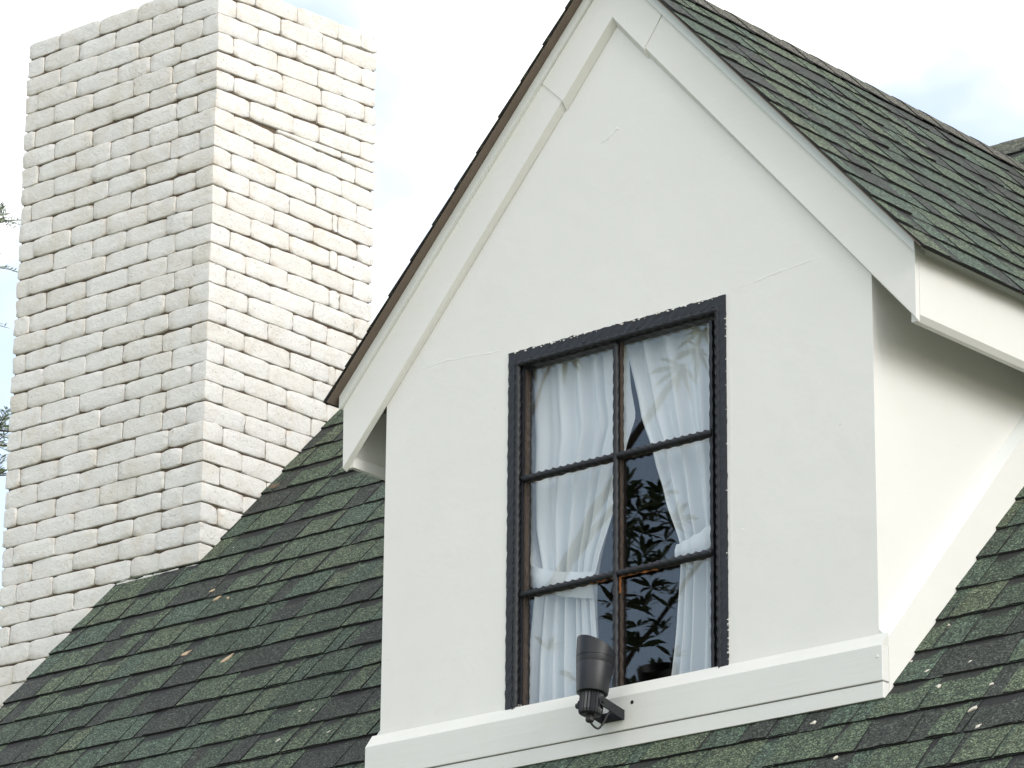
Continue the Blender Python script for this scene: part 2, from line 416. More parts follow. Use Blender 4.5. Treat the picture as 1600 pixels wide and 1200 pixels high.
n1 = lay(roofp, MWM, EXP, int((slope_len + 0.02 - (EXP+0.034) - phase + EXP)/EXP)+1, spans_main, EXP+0.034, rnd, seen_main, skip=skip_main)

# main ridge caps
def cap_vf(hw, slope, ln, th, lift):
    """ridge cap folded over the ridge; local x along the ridge, y across"""
    v = []; uv = []; n = 6
    for xi, z0 in ((0, lift), (ln, 0.0)):
        for k in range(n+1):
            s = -1 + 2*k/n; y = s*hw; z = -slope*(math.sqrt(y*y + 0.0002)-0.0141) + z0
            v.append((xi, y, z)); v.append((xi, y, z+th)); uv += [(0.5, k/n), (0.5, k/n)]
    f = []; m = []; b = 2*(n+1)
    for k in range(n):
        a = 2*k
        f += [(a+1, a+3, b+a+3, b+a+1), (a, a+2, a+3, a+1), (a, b+a, b+a+2, a+2)]; m += [0, 1, 1]
    f += [(0, 1, b+1, b), (2*n, b+2*n, b+2*n+1, 2*n+1)]; m += [1, 1]
    return v, f, m, uv
def caps(par, axis, p0, p1, slope, expo, name='ridge_cap', hw=0.10, flip=False):
    me_l = []
    v, f, mi, uv = cap_vf(hw, slope, expo+0.03, 0.004, 0.0045)
    me = bpy.data.meshes.new(name); me.from_pydata(v, [], f); me.materials.append(M['cap']); me.materials.append(M['asphalt'])
    me.polygons.foreach_set('material_index', mi); ul = me.uv_layers.new(name='UVMap'); me.update()
    bm = bmesh.new(); bm.from_mesh(me); bmesh.ops.recalc_face_normals(bm, faces=bm.faces); bm.to_mesh(me); bm.free()
    d = Vector(p1) - Vector(p0); n = int(d.length/expo); d.normalize()
    ang = math.atan2(d.y, d.x)
    for i in range(n):
        o = bpy.data.objects.new(name, me); COL.objects.link(o); o.parent = par
        o.rotation_euler = (0, 0, ang); o.location = Vector(p0) + d*expo*i + Vector((0,0,random.uniform(-0.001,0.001)))
        wparent(o, par)
caps(roofp, 'x', (XL, RY, ridge_z-0.004), (XR, RY, ridge_z-0.004), T, 0.15)

# pale droppings and lichen on the shingles
def blotch(pt, nrm, s, mat, name, elong=1.0, seed=0):
    rr = random.Random(seed); nrm = Vector(nrm).normalized()
    a = nrm.orthogonal().normalized(); b = nrm.cross(a); v = []; f = []
    n = 9; th0 = rr.uniform(0, 6.28)
    v.append(Vector(pt) + nrm*0.004)
    for k in range(n):
        an = 2*math.pi*k/n; r = s*rr.uniform(0.45, 1.15)
        v.append(Vector(pt) + a*math.cos(an+th0)*r*elong + b*math.sin(an+th0)*r + nrm*0.0015)
    for k in range(n):
        an = 2*math.pi*k/n; v.append(v[1+k] - nrm*0.004)
    f += [(0, 1+k, 1+(k+1)%n) for k in range(n)] + [(1+k, 1+n+k, 1+n+(k+1)%n, 1+(k+1)%n) for k in range(n)]
    return obj(name, v, f, mat, roofp)
RN = (0, -sa, ca)
for i, (x, y, s) in enumerate([(1.961,.044,.006),(2.041,-.017,.007),(2.216,-.117,.006),(1.659,-.063,.007),(1.884,.352,.005),(2.228,-.045,.005),(2.168,-.165,.004),
        (1.877,.092,.004),(2.274,-.18,.005),(1.93,.20,.003),(2.10,.05,.003),(2.30,-.06,.003),(1.83,-.2,.004),(-.719,.394,.004),(-.703,.285,.005),(-.653,.387,.004),(-.475,.274,.005),(-1.95,1.30,.004)]):
    blotch((x, y, roof_z(y)+0.009), RN, s*1.45, 'dropping', 'bird_dropping', 1.0 if i % 2 else 1.7, i)
for i, (x, y, s, e) in enumerate([(-1.656,.79,.013,1.5),(-1.379,.717,.012,2.4),(-1.765,1.044,.010,1.8),(-1.842,1.087,.009,1.5),(-1.36,.76,.009,1.4),(-1.70,1.03,.006,1.2)]):
    blotch((x, y, roof_z(y)+0.010), RN, s*1.2, 'lichen', 'lichen_patch', e, 40+i)
blotch((-2.06, 1.60, roof_z(1.60)+0.01), RN, 0.03, 'mortar', 'mortar_crumb', 1.3, 77)

# ================================================================== chimney
chim = thing('chimney', 'tall square chimney of rough whitewashed bricks rising from the green roof', 'chimney', ((CX0+CX1)/2, CY+CD/2, GZ))
box('mortar_core', CX0+0.011, CX1-0.011, CY+0.011, CY+CD-0.011, GZ, 3.50, 'mortar', chim)
ROW = 0.0781; Z0 = 3.393 + 0.004
def lines(n, r):
    # denser grid lines near the ends, so that arrises can round off
    return [-1, -1+r*0.35, -1+r] + [(-1+r) + (2-2*r)*i/n for i in range(1, n)] + [1-r, 1-r*0.35, 1]
def brick_vf(c, half, seed, tiltf=None, rnd=None, nx=7, nz=3, ny=1, rough=1.0, kind='front'):
    """rounded, chipped block; c centre, half = half sizes (x,y,z)"""
    hx, hy, hz = half; rad = min(0.0040, hz*0.42)
    def ln(h, n): 
        return [q*h for q in lines(n, min(0.9, rad/h))]
    X, Y, Z = ln(hx, nx if hx > 0.07 else 4), ln(hy, nx if hy > 0.07 else 3), ln(hz, nz)
    idx = {}; v = []; f = []
    off = Vector((seed*3.17 % 91, seed*7.91 % 57, seed*1.37 % 33))
    crn = [rnd.uniform(0.6, 1.4) for _ in range(8)]
    def vert(i, j, k):
        key = (i, j, k)
        if key in idx: return idx[key]
        p = Vector((X[i], Y[j], Z[k]))
        q = crn[(p.x > 0) + 2*(p.y > 0) + 4*(p.z > 0)]
        r = rad*q
        inner = Vector((max(-hx+r, min(hx-r, p.x)), max(-hy+r, min(hy-r, p.y)), max(-hz+r, min(hz-r, p.z))))
        d = p - inner
        if d.length > 1e-9: p = inner + d.normalized()*min(r, d.length)
        cc = 0.013 + 0.006*q; ex = max(0, (abs(X[i])-(hx-cc))/cc); ey = max(0, (abs(Y[j])-(hy-cc))/cc)
        # the ends of each visible face are rounded, the arris of the stack itself is not
        if kind == 'front': ee = ex
        elif kind == 'side': ee = ey
        else: ee = max(ex if X[i] < 0 and Y[j] < 0 else 0, ey if Y[j] > 0 and X[i] > 0 else 0)
        if ee: p.z -= math.copysign(1, p.z)*(ee**2.0)*0.0060*q*(abs(Z[k])/hz)**3
        nrm = (p - inner*0.9).normalized()
        w = p + off
        e = 1.0 if d.length > r*0.9 else 0.45
        nrm.z *= 0.30
        p += nrm*(noise.noise(w*16)*0.0018 + noise.noise(w*55)*0.0036*e + noise.noise(w*120)*0.0026)*rough
        idx[key] = len(v); v.append(p); return idx[key]
    nX, nY, nZ = len(X)-1, len(Y)-1, len(Z)-1
    for a in range(nX):
        for b in range(nZ):
            f.append((vert(a,0,b), vert(a+1,0,b), vert(a+1,0,b+1), vert(a,0,b+1))); f.append((vert(a,nY,b), vert(a,nY,b+1), vert(a+1,nY,b+1), vert(a+1,nY,b)))
        for b in range(nY):
            f.append((vert(a,b,0), vert(a,b+1,0), vert(a+1,b+1,0), vert(a+1,b,0))); f.append((vert(a,b,nZ), vert(a+1,b,nZ), vert(a+1,b+1,nZ), vert(a,b+1,nZ)))
    for a in range(nY):
        for b in range(nZ):
            f.append((vert(0,a,b), vert(0,a,b+1), vert(0,a+1,b+1), vert(0,a+1,b))); f.append((vert(nX,a,b), vert(nX,a+1,b), vert(nX,a+1,b+1), vert(nX,a,b+1)))
    C_ = Vector(c)
    res = []
    ty, tz = rnd.uniform(-0.006, 0.006), rnd.uniform(-0.012, 0.012)
    for p in v:
        p = Vector((p.x - p.y*tz, p.y + p.x*tz, p.z + (p.x+p.y)*ty)) + C_
        if tiltf: p = Vector((p.x, p.y, p.z + tiltf(p)))
        res.append(p)
    return res, f
rb = random.Random(3); nb = 0
wf = CX1 - CX0
FA = [0, .175, .38, .585, .785, .91, 1]; FB = [0, .075, .275, .475, .67, .81, 1]
SA = [0, .235, .495, .735, .90, 1]; SB2 = [0, .105, .37, .63, .885, 1]
SA_over = {9: [0,.23,.48,.73,.775,1], 11: [0,.23,.48,.735,.77,1], 13: [0,.22,.475,.735,.785,1], 3: [0,.23,.39,.655,.91,1], 5: [0,.22,.485,.65,.905,1], 7: [0,.23,.505,.775,1], 17: [0,.23,.49,.735,.77,1]}
SB_over = {0: [0,.12,.375,.635,.785,1], 2: [0,.105,.36,.625,.785,1], 4: [0,.10,.36,.61,.79,1]}
def put(x0, x1, y0, y1, z0, z1, tf, kind='front'):
    global nb
    g = rb.uniform(0.0006, 0.0026)
    c = ((x0+x1)/2, (y0+y1)/2, (z0+z1)/2)
    v, f = brick_vf(c, ((x1-x0)/2-g, (y1-y0)/2-g, (z1-z0)/2-rb.uniform(0.0012, 0.0026)), nb*1.7+5, tf, rb, kind=kind, ny=1 if kind == 'front' else 6)
    obj('brick', v, f, 'brick', chim, smooth=True); nb += 1
JB = Join()
for k in range(-1, 38):
    zb = Z0 - ROW*k; zt = zb + (ROW if k > -1 else 0.074)
    dl = 0.045 if k <= 5 else 0.0
    def tf(p, dl=dl): return dl*max(0, min(1, (p.y-CY)/CD)) + 0.015*max(0, min(1, (CX1-p.x)/wf))
    odd = k % 2 != 0
    F = FA if odd else FB
    Sd = (SA_over.get(k, SA) if odd else SB_over.get(k, SB2))
    # corner brick spans both faces
    jt = lambda: rb.uniform(-0.018, 0.018)
    fx = [CX0 + wf*q for q in F]; fx = [fx[0]] + [q + jt() for q in fx[1:-1]] + [fx[-1]]
    sy = [CY + CD*q for q in Sd]; sy = [sy[0]] + [q + jt()*0.7 for q in sy[1:-1]] + [sy[-1]]
    def pr(): return rb.uniform(-0.0030, 0.0025)
    def hz(): return rb.uniform(-0.0025, 0.0025)
    for i in range(len(F)-1):
        last = i == len(F)-2
        x0, x1 = fx[i], fx[i+1]
        if k > 27 and project(((x0+x1)/2, CY, zb))[0] > 330: continue
        if zt + 0.03 < roof_z(CY) and x0 > XL + 0.05: continue
        if last: put(x0, x1+pr()*0.5, CY+pr()*0.5, sy[1], zb+hz(), zt+hz(), tf, 'corner')
        else: put(x0, x1, CY - pr(), CY + 0.095, zb+hz(), zt+hz(), tf)
    for i in range(1, len(sy)-1):
        y0, y1 = sy[i], sy[i+1]
        if zt + 0.02 < roof_z(y0): continue
        put(CX1 - 0.095, CX1 + pr(), y0, y1, zb+hz(), zt+hz(), tf, 'side')
    # the two faces turned away
    for i in range(4):
        v, f = box_vf(CX0, CX0+0.09, CY+0.1+(CD-0.1)*i/4+0.004, CY+0.1+(CD-0.1)*(i+1)/4-0.004, zb+0.003, zt-0.003); JB.add(v, f)
    for i in range(5):
        v, f = box_vf(CX0+0.1+(wf-0.2)*i/5+0.004, CX0+0.1+(wf-0.2)*(i+1)/5-0.004, CY+CD-0.09, CY+CD, zb+0.003, zt-0.003); JB.add(v, f)
# thin levelling course on the right-hand face
for a, b in ((.375, .78), (.78, 1.0)):
    zb5 = Z0 - ROW*5
    def tw(p): return 0.0
    y0, y1 = CY+CD*a, CY+CD*b
    h0, h1 = 0.045*a, 0.045*b
    v, f = brick_vf((CX1-0.045, (y0+y1)/2, 0), (0.045, (y1-y0)/2-0.003, 0.02), 900+a*100, None, rb, nz=2, kind='side', ny=6)
    v2 = []
    for p in v:
        s = (p.y-CY)/CD; hh = max(0.006, 0.045*s - 0.004)
        v2.append(Vector((p.x, p.y, zb5 + 0.002 + hh*(p.z+0.02)/0.04)))
    obj('brick', v2, f, 'brick', chim, smooth=True)
fixn(JB.obj('bricks', ['brick'], chim))

# ================================================================== dormer
dor = thing('dormer', 'white plastered gable dormer with steep green shingle roof and pale barge boards', 'dormer', (W/2, 0, roof_z(0)))
WX0, WX1, WZ1 = 0.4975, 1.3225, 1.104
wt = 0.06
def P4(name, poly): return prism(name, poly, 'y', 0.0, wt, 'plaster', dor)
# front wall in one mesh: strips round the window opening
J = Join()
top = lambda x: rake_z(x) - 0.03
def strip(poly):
    n = len(poly); v = [(x, 0.0, z) for x, z in poly] + [(x, wt, z) for x, z in poly]
    J.add(v, [tuple(range(n)), tuple(range(2*n-1, n-1, -1))] + [(i, n+i, n+(i+1)%n, (i+1)%n) for i in range(n)])
strip([(0, -0.25), (WX0, -0.25), (WX0, top(WX0)), (0, top(0))])
strip([(WX0, -0.25), (WX1, -0.25), (WX1, -0.02), (WX0, -0.02)])
strip([(WX0, WZ1), (WX1, WZ1), (WX1, top(WX1)), (XC, top(XC)), (WX0, top(WX0))])
strip([(WX1, -0.25), (W, -0.25), (W, top(W)), (WX1, top(WX1))])
fw = J.obj('front_wall', ['plaster'], dor, stuff=False)
bm = bmesh.new(); bm.from_mesh(fw.data); bmesh.ops.remove_doubles(bm, verts=bm.verts, dist=1e-5)
seen_f = {}
for fc in list(bm.faces):
    key = tuple(sorted(v.index for v in fc.verts))
    if key in seen_f: bm.faces.remove(fc)
    else: seen_f[key] = 1
bmesh.ops.recalc_face_normals(bm, faces=bm.faces); bm.to_mesh(fw.data); bm.free()
for x0, x1, nm in ((W-0.05, W, 'side_wall'), (0.0, 0.05, 'side_wall')):
    prism(nm, [(wt, -0.20), (wt, 1.215), (1.40, 1.215)], 'x', x0, x1, 'plaster', dor)

def ridge_seam(pts, w, h, name='plaster_seam', y=0.0):
    rr = random.Random(len(pts)*7 + int(pts[0][0]*100)); v = []; f = []
    P = []
    for i in range(len(pts)-1):
        for q in range(5):
            s = q/5; P.append((pts[i][0]*(1-s)+pts[i+1][0]*s, pts[i][1]*(1-s)+pts[i+1][1]*s))
    P.append(pts[-1]); n = len(P)
    for i, (x, z) in enumerate(P):
        d = (P[min(i+1,n-1)][0]-P[max(i-1,0)][0], P[min(i+1,n-1)][1]-P[max(i-1,0)][1]); l = math.hypot(*d); nx, nz = -d[1]/l, d[0]/l
        e = min(1, 4*min(i, n-1-i)/n + 0.1); ww = w*rr.uniform(0.6, 1.3)*e; hh = h*rr.uniform(0.4, 1.2)*e; zj = rr.uniform(-0.002, 0.002)
        v += [(x-nx*ww, y+0.0008, z-nz*ww+zj), (x, y-hh, z+zj), (x+nx*ww, y+0.0008, z+nz*ww+zj)]
    for i in range(n-1):
        a = 3*i; f += [(a, a+3, a+4, a+1), (a+1, a+4, a+5, a+2)]
    return fixn(obj(name, v, f, 'plaster', dor, smooth=True))
ridge_seam([(0.09, 1.132), (0.25, 1.137), (0.40, 1.127), (0.482, 1.118)], 0.006, 0.0015)
ridge_seam([(1.33, 1.108), (1.475, 1.124), (1.60, 1.135), (1.68, 1.137)], 0.005, 0.0014)
ridge_seam([(0.906, 1.97), (0.905, 1.70), (0.907, 1.35)], 0.004, 0.0008)
ridge_seam([(0.85, 1.695), (0.88, 1.705), (0.915, 1.725), (0.93, 1.722)], 0.007, 0.0022)
ridge_seam([(0.482, 1.118), (0.488, 0.9), (0.486, 0.6), (0.489, 0.3)], 0.006, 0.0012)
ridge_seam([(1.334, 1.09), (1.337, 0.8), (1.334, 0.45), (1.338, 0.1)], 0.006, 0.0013)
for i, (x, z, s) in enumerate([(1.375,.385,.010),(0.455,.78,.008),(0.46,.53,.004),(1.39,.33,.007),(0.44,.45,.005),(1.52,.93,.003),(.33,.62,.003),(1.06,1.52,.003)]):
    rr = random.Random(i); v = [(x, -0.0012, z)] + [(x+s*math.cos(a)*rr.uniform(.7,1.2), 0.0006, z+s*math.sin(a)*rr.uniform(.7,1.2)) for a in [2*math.pi*q/8 for q in range(8)]]
    fixn(obj('plaster_bump', v, [(0, 1+q, 1+(q+1)%8) for q in range(8)], 'plaster', dor, smooth=True))

# ---- barge boards with their bevelled lower edge
bf = -0.020
def lowL(x): # front lower edge, left and right slope (as built: the boards widen a little towards the eaves)
    return 0.866 + (x - EL)*(2.088-0.866)/(0.9155 - EL)
def lowR(x): return 0.872 + (ER - x)*(2.088-0.872)/(ER - 0.9155)
def barge(name, poly_front, cham, y=bf, label=None):
    """poly_front: front outline; first len(cham) points are the lower edge, which runs back to the wall along cham"""
    n = len(poly_front); k = len(cham)
    back = list(cham) + poly_front[k:]
    v = [(x, y, z) for x, z in poly_front] + [(x, -0.0015, z) for x, z in back]
    f = [tuple(range(n)), tuple(range(2*n-1, n-1, -1))] + [(i, (i+1)%n, n+(i+1)%n, n+i) for i in range(n)]
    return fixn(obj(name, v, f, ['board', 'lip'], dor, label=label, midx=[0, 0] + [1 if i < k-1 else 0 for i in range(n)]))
CH = 0.023
xl1, xr1 = 0.7207, 1.0378
# left lower board
jl_top = (0.6386, rake_z(0.6386))
barge('barge_board', [(EL+0.003, lowL(EL)+0.004), (xl1-0.0015, lowL(xl1)), (jl_top[0]-0.0015, jl_top[1]), (EL, rake_z(EL))],
      [(EL+0.003, lowL(EL)-0.004), (xl1-0.0015, lowL(xl1)-CH)])
jr_top = (1.1067, rake_z(1.1067))
barge('barge_board', [(xr1+0.0015, lowR(xr1)), (ER-0.002, lowR(ER)+0.004), (ER, rake_z(ER)), (jr_top[0]+0.0015, jr_top[1])],
      [(xr1+0.0015, lowR(xr1)-CH), (ER-0.002, lowR(ER)-0.004)])
barge('barge_board', [(xl1, lowL(xl1)-0.006), (0.9155, 2.0835), (xr1, lowR(xr1)-0.006), jr_top, (XC, ZA), jl_top],
      [(xl1, lowL(xl1)-CH-0.008), (0.9150, 2.0835-CH), (xr1, lowR(xr1)-CH-0.008)], y=bf-0.0025)
# moulding over the boards
mt = 0.042
for side in (0, 1):
    xe = EL if side == 0 else ER; sgn = -1 if side == 0 else 1
    e = 0.002
    poly = [(xe+sgn*0.008, rake_z(xe+sgn*0.008)+e), (XC, ZA+e), (XC, ZA+mt), (xe+sgn*0.008, rake_z(xe+sgn*0.008)+mt)]
    prism('rake_moulding', poly, 'y', -0.034, 0.02, 'mould', dor, bv=0.0015)
# eave fascias, running back into the roof
for xe, sgn in ((ER, 1), (EL, -1)):
    ybk = 1.25
    x0, x1 = (xe-0.022, xe) if sgn > 0 else (xe, xe+0.022)
    v = []; zt_ = rake_z(xe)+0.02
    # profile in x-z, extruded along y
    prof = [(xe, 0.888), (xe-sgn*0.012, 0.872), (xe-sgn*0.030, 0.872), (xe-sgn*0.030, 0.905), (xe-sgn*0.020, 0.907), (xe-sgn*0.020, zt_), (xe, zt_-0.005)]
    prism('eave_fascia', prof, 'y', -0.0008, ybk, 'board', dor)
    prism('eave_moulding', [(xe, zt_-0.015), (xe+sgn*0.012, zt_-0.006), (xe+sgn*0.012, rake_z(xe+sgn*0.012)+mt-0.002), (xe, rake_z(xe)+mt-0.002)], 'y', -0.0008, ybk+0.1, 'mould', dor)
    # soffit: boarding under the rafters between fascia and wall
    xi = W if sgn > 0 else 0.0
    prism('soffit', [(xe-sgn*0.021, rake_z(xe-sgn*0.021)+0.020), (xi, rake_z(xi)+0.020), (xi, rake_z(xi)+0.032), (xe-sgn*0.021, rake_z(xe-sgn*0.021)+0.032)], 'y', 0.0, 1.3, 'board', dor)
# roof decks (brown from below)
dk = 0.004; yf = -0.064
OVR, OVL = 0.045, 0.030
def slope_deck(side):
    xe = EL-OVL if side == 0 else ER+OVR
    z0 = mt + 0.001
    J = Join(); ys = [yf, 2.42]
    poly = [(xe, rake_z(xe)+z0), (XC, ZA+z0), (XC, ZA+z0+dk), (xe, rake_z(xe)+z0+dk)]
    return prism('roof_slope', poly, 'y', yf if side == 0 else yf+0.006, 2.42, 'underside', dor)
dl_ = slope_deck(0); dr_ = slope_deck(1)
cb, sb = math.cos(BE), math.sin(BE)
DEX = 0.1305
# right slope
xe = ER + OVR + 0.006
org = Vector((xe, yf-0.004, ZA - (xe-XC)*SB + mt + dk + 0.0015))
MWR = Matrix(((0,-cb,sb,org.x), (1,0,0,org.y), (0,sb,cb,org.z), (0,0,0,1)))
nrow = int(((xe-XC)/cb + 0.015 - (DEX+0.034))/DEX)
def spans_r(r):
    z = org.z + r*DEX*sb
    return [(0.01, min(2.45, (z - RO)/T + 0.12 - org.y))]
def seen_r(c, p): return 900 < p[0] < 1660 and -50 < p[1] < 560 and roof_z(c.y) < c.z
rnd = random.Random(21)
n2 = lay(dr_, MWR, DEX, nrow+1, spans_r, DEX+0.034, rnd, seen_r, teeth_h=0.0085, slab_h=0.0050)
# left slope
xe = EL - OVL - 0.006
orgl = Vector((xe, 2.44, ZA - (XC-xe)*SB + mt + dk + 0.0015))
MWL = Matrix(((0,cb,-sb,orgl.x), (-1,0,0,orgl.y), (0,sb,cb,orgl.z), (0,0,0,1)))
def spans_l(r):
    z = orgl.z + r*DEX*sb; ymax = min(2.45, (z - RO)/T + 0.12)
    return [(2.44-ymax, 2.44 - yf - 0.25)]
n3 = lay(dl_, MWL, DEX, nrow+1, spans_l, DEX+0.034, rnd, lambda c, p: False, teeth_h=0.0085, slab_h=0.0050)
# rake-edge shingles of the left slope, whose ends show as steps against the sky
for r in range(nrow+1):
    v, f, mi, uv = shingle_vf(0.29, DEX+0.034, 0.011, 0, 0, rnd, 4)
    y0 = 2.44 - yf - 0.29 + 0.006
    o = obj('rake_shingle', [MWL @ Vector((p[0]+y0, p[1]+r*DEX, p[2]+0.0008)) for p in v], f, ['tooth', 'asphalt'], dl_, midx=mi, uvs=uv)
caps(dr_, 'y', (XC, yf-0.01, ZA+mt+dk-0.001), (XC, 2.42, ZA+mt+dk-0.001), SB, 0.150, hw=0.10)

# ---- base trim
box('base_board', -TP, W+TP, -TP, -0.0006, -0.1372+0.0015, -0.0353, 'trim', dor, bv=0.002, label='wide upper board of the painted base trim')
box('base_board', -TP+0.001, W+TP-0.001, -TP+0.003, -0.0006, -0.184, -0.1372-0.0015, 'trim', dor, bv=0.0015, label='narrow lower board of the painted base trim')
box('gap_shade_strip', -TP+0.006, W+TP-0.006, -TP+0.012, -0.0006, -0.205, -0.1845, 'rubber', dor)  # black strip stands in for the deep shade between lower board and shingles
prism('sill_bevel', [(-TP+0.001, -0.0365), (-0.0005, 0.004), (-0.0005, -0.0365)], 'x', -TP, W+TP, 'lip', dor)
for x0, x1 in ((W+0.0006, W+TP), (-TP, -0.0006)):
    y1_ = 1.35
    prism('side_board', [(0.0, roof_z(0)-0.02), (y1_, roof_z(y1_)-0.02), (y1_, roof_z(y1_)+0.156), (-0.0005, roof_z(0)+0.158), (-0.0005, roof_z(0)-0.02)], 'x', x0, x1, 'board', dor)
    xo, xi = (x0, x1) if x0 > 1 else (x1, x0)
    v = []
    for yy in (0.0, y1_):
        z = roof_z(yy)
        v += [(xo, yy, z+0.150), (xi - (0.001 if x0 > 1 else -0.001), yy, z+0.1562), (xo, yy, z+0.187)]
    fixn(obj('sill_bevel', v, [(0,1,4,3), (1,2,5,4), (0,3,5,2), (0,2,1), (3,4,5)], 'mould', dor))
# small nail heads and hole in the trim
def disc(c, r, d, mat, parent, name, n=10, th=0.002):
    c = Vector(c); d = Vector(d).normalized(); a = d.orthogonal().normalized(); b = d.cross(a)
    v = [c + d*th + (a*math.cos(2*math.pi*k/n)+b*math.sin(2*math.pi*k/n))*r*0.85 for k in range(n)] + [c + (a*math.cos(2*math.pi*k/n)+b*math.sin(2*math.pi*k/n))*r for k in range(n)]
    return fixn(obj(name, v, [tuple(range(n))]+[(k,(k+1)%n,n+(k+1)%n,n+k) for k in range(n)], mat, parent))
disc((1.853, -TP, -0.067), 0.0045, (0,-1,0), 'board', dor, 'nail_head')
disc((0.9995, -TP-0.0002, -0.060), 0.006, (0,-1,0), 'hole', dor, 'screw_hole', th=0.0006)

# ---- window
win = obj('window', *box_vf(0.52, 1.30, 0.045, 0.058, -0.04, -0.03), 'wood_brown', dor)   # sill bar that carries the frame
rw = random.Random(5)
def rough_bar(name, x0, x1, y0, y1, z0, z1, mat, par, amp=0.0009, step=0.02, outer=None):
    """flat bar with hand-worked, wavering edges"""
    horiz = (x1-x0) > (z1-z0); Ln = (x1-x0) if horiz else (z1-z0); n = max(4, int(Ln/step)); v = []; f = []
    for i in range(n+1):
        s = i/n
        j = [rw.uniform(-amp, amp) + amp*1.1*(1 if (i//1) % 2 else -1) for _ in range(4)]
        if horiz:
            x = x0+(x1-x0)*s; ring = [(x, y0, z0+j[0]), (x, y0+j[2]*0.5, (z0+z1)/2), (x, y0, z1+j[1]), (x, y1, z1+j[1]), (x, y1, z0+j[0])]
        else:
            z = z0+(z1-z0)*s; ring = [(x0+j[0], y0, z), ((x0+x1)/2, y0+j[2]*0.5, z), (x1+j[1], y0, z), (x1+j[1], y1, z), (x0+j[0], y1, z)]
        v += ring
    for i in range(n):
        for k in range(5):
            a = 5*i+k; b = 5*i+(k+1)%5; f.append((a, b, b+5, a+5))
    f += [(0,1,2,3,4), tuple(5*n+q for q in (4,3,2,1,0))]
    return fixn(obj(name, v, f, mat, par))
def twisted(name, p0, p1, side, pitch, mat, par):
    """square bar twisted along its length"""
    p0, p1 = Vector(p0), Vector(p1); d = p1-p0; Ln = d.length; d.normalize(); a = d.orthogonal().normalized(); b = d.cross(a)
    n = int(Ln/pitch*5); v = []; f = []; ph = rw.uniform(0, 1)
    for i in range(n+1):
        c = p0 + d*Ln*i/n; an = ph + (i/n)*Ln/pitch*math.pi/2
        for k in range(8):
            th = an + k*math.pi/4; r = side*(0.72 if k % 2 == 0 else 0.50)*(1+rw.uniform(-0.03, 0.03))
            v.append(c + (a*math.cos(th) + b*math.sin(th))*r)
    for i in range(n):
        for k in range(8):
            q = 8*i+k; q2 = 8*i+(k+1)%8; f.append((q, q2, q2+8, q+8))
    f += [tuple(range(8))[::-1], tuple(range(8*n, 8*n+8))]
    return obj(name, v, f, mat, par, smooth=True)
CW = 0.026
yc = -0.003
# casing
rough_bar('casing', WX0, WX0+CW, yc, 0.05, -0.03, WZ1, 'dark_iron', win)
rough_bar('casing', WX1-CW, WX1, yc, 0.05, -0.03, WZ1, 'dark_iron', win)
rough_bar('casing', WX0+CW, WX1-CW, yc+0.0012, 0.05, WZ1-CW-0.006, WZ1, 'dark_iron', win, amp=0.0016)
# twisted inner bars round the sash
zt_ = WZ1-CW-0.012
for x in (WX0+CW+0.006, WX1-CW-0.006):
    twisted('twisted_bar', (x, 0.005, -0.01), (x, 0.005, zt_), 0.017, 0.030, 'dark_iron', win)
    rough_bar('casing_stop', x-0.010, x+(0.017 if x < 1 else 0.008), 0.012, 0.05, -0.02, zt_, 'dark_iron', win)
twisted('twisted_bar', (WX0+CW, 0.005, zt_), (WX1-CW, 0.005, zt_), 0.017, 0.034, 'dark_iron', win)
rough_bar('casing_stop', WX0+CW+0.016, WX1-CW-0.016, 0.013, 0.05, zt_-0.012, zt_+0.010, 'dark_iron', win)
# brown glazing stops against the glass
GX0, GX1, GZ0_, GZ1_ = 0.5535, 1.2460, 0.004, 1.046
rough_bar('glazing_stop', GX0-0.007, GX0, 0.018, 0.034, -0.01, GZ1_, 'wood_brown', win, 0.001)
rough_bar('glazing_stop', GX1+0.001, GX1+0.012, 0.016, 0.034, -0.01, GZ1_, 'dark_iron', win, 0.001)
rough_bar('glazing_stop', GX0, GX1, 0.018, 0.048, -0.025, 0.004, 'dark_iron', win, 0.001)
# centre mullion and two cross bars
XM = 0.9030; ZB = (0.7035, 0.3465)
twisted('mullion', (XM, 0.014, -0.01), (XM, 0.014, 1.05), 0.0150, 0.040, 'dark_iron', win)
rough_bar('mullion_back', XM-0.012, XM+0.0075, 0.0205, 0.034, -0.01, 1.055, 'dark_iron', win, 0.001)
rough_bar('mullion_back', XM+0.0080, XM+0.0125, 0.020, 0.034, -0.01, 1.055, 'wood_brown', win, 0.0008)
for zb in ZB:
    twisted('glazing_bar', (GX0-0.012, 0.015, zb), (XM-0.006, 0.015, zb), 0.0170, 0.028, 'dark_iron', win)
    twisted('glazing_bar', (XM+0.006, 0.015, zb), (GX1+0.010, 0.015, zb), 0.0170, 0.028, 'dark_iron', win)
    rough_bar('glazing_bar_back', GX0, XM-0.012, 0.020, 0.034, zb-0.009, zb+0.009, 'wood_brown', win, 0.001)
    rough_bar('glazing_bar_back', XM+0.0125, GX1, 0.020, 0.034, zb-0.009, zb+0.009, 'wood_brown', win, 0.001)
rough_bar('rust_streak', XM+0.013, XM+0.15, 0.0175, 0.0195, ZB[1]-0.013, ZB[1]-0.006, 'rust', win, 0.002)
rough_bar('rust_streak', XM-0.10, XM-0.012, 0.0175, 0.0195, ZB[1]-0.012, ZB[1]-0.006, 'rust', win, 0.002)
rough_bar('rust_streak', XM+0.009, XM+0.0145, 0.0165, 0.0195, ZB[1]-0.06, ZB[1]-0.012, 'rust', win, 0.0012)
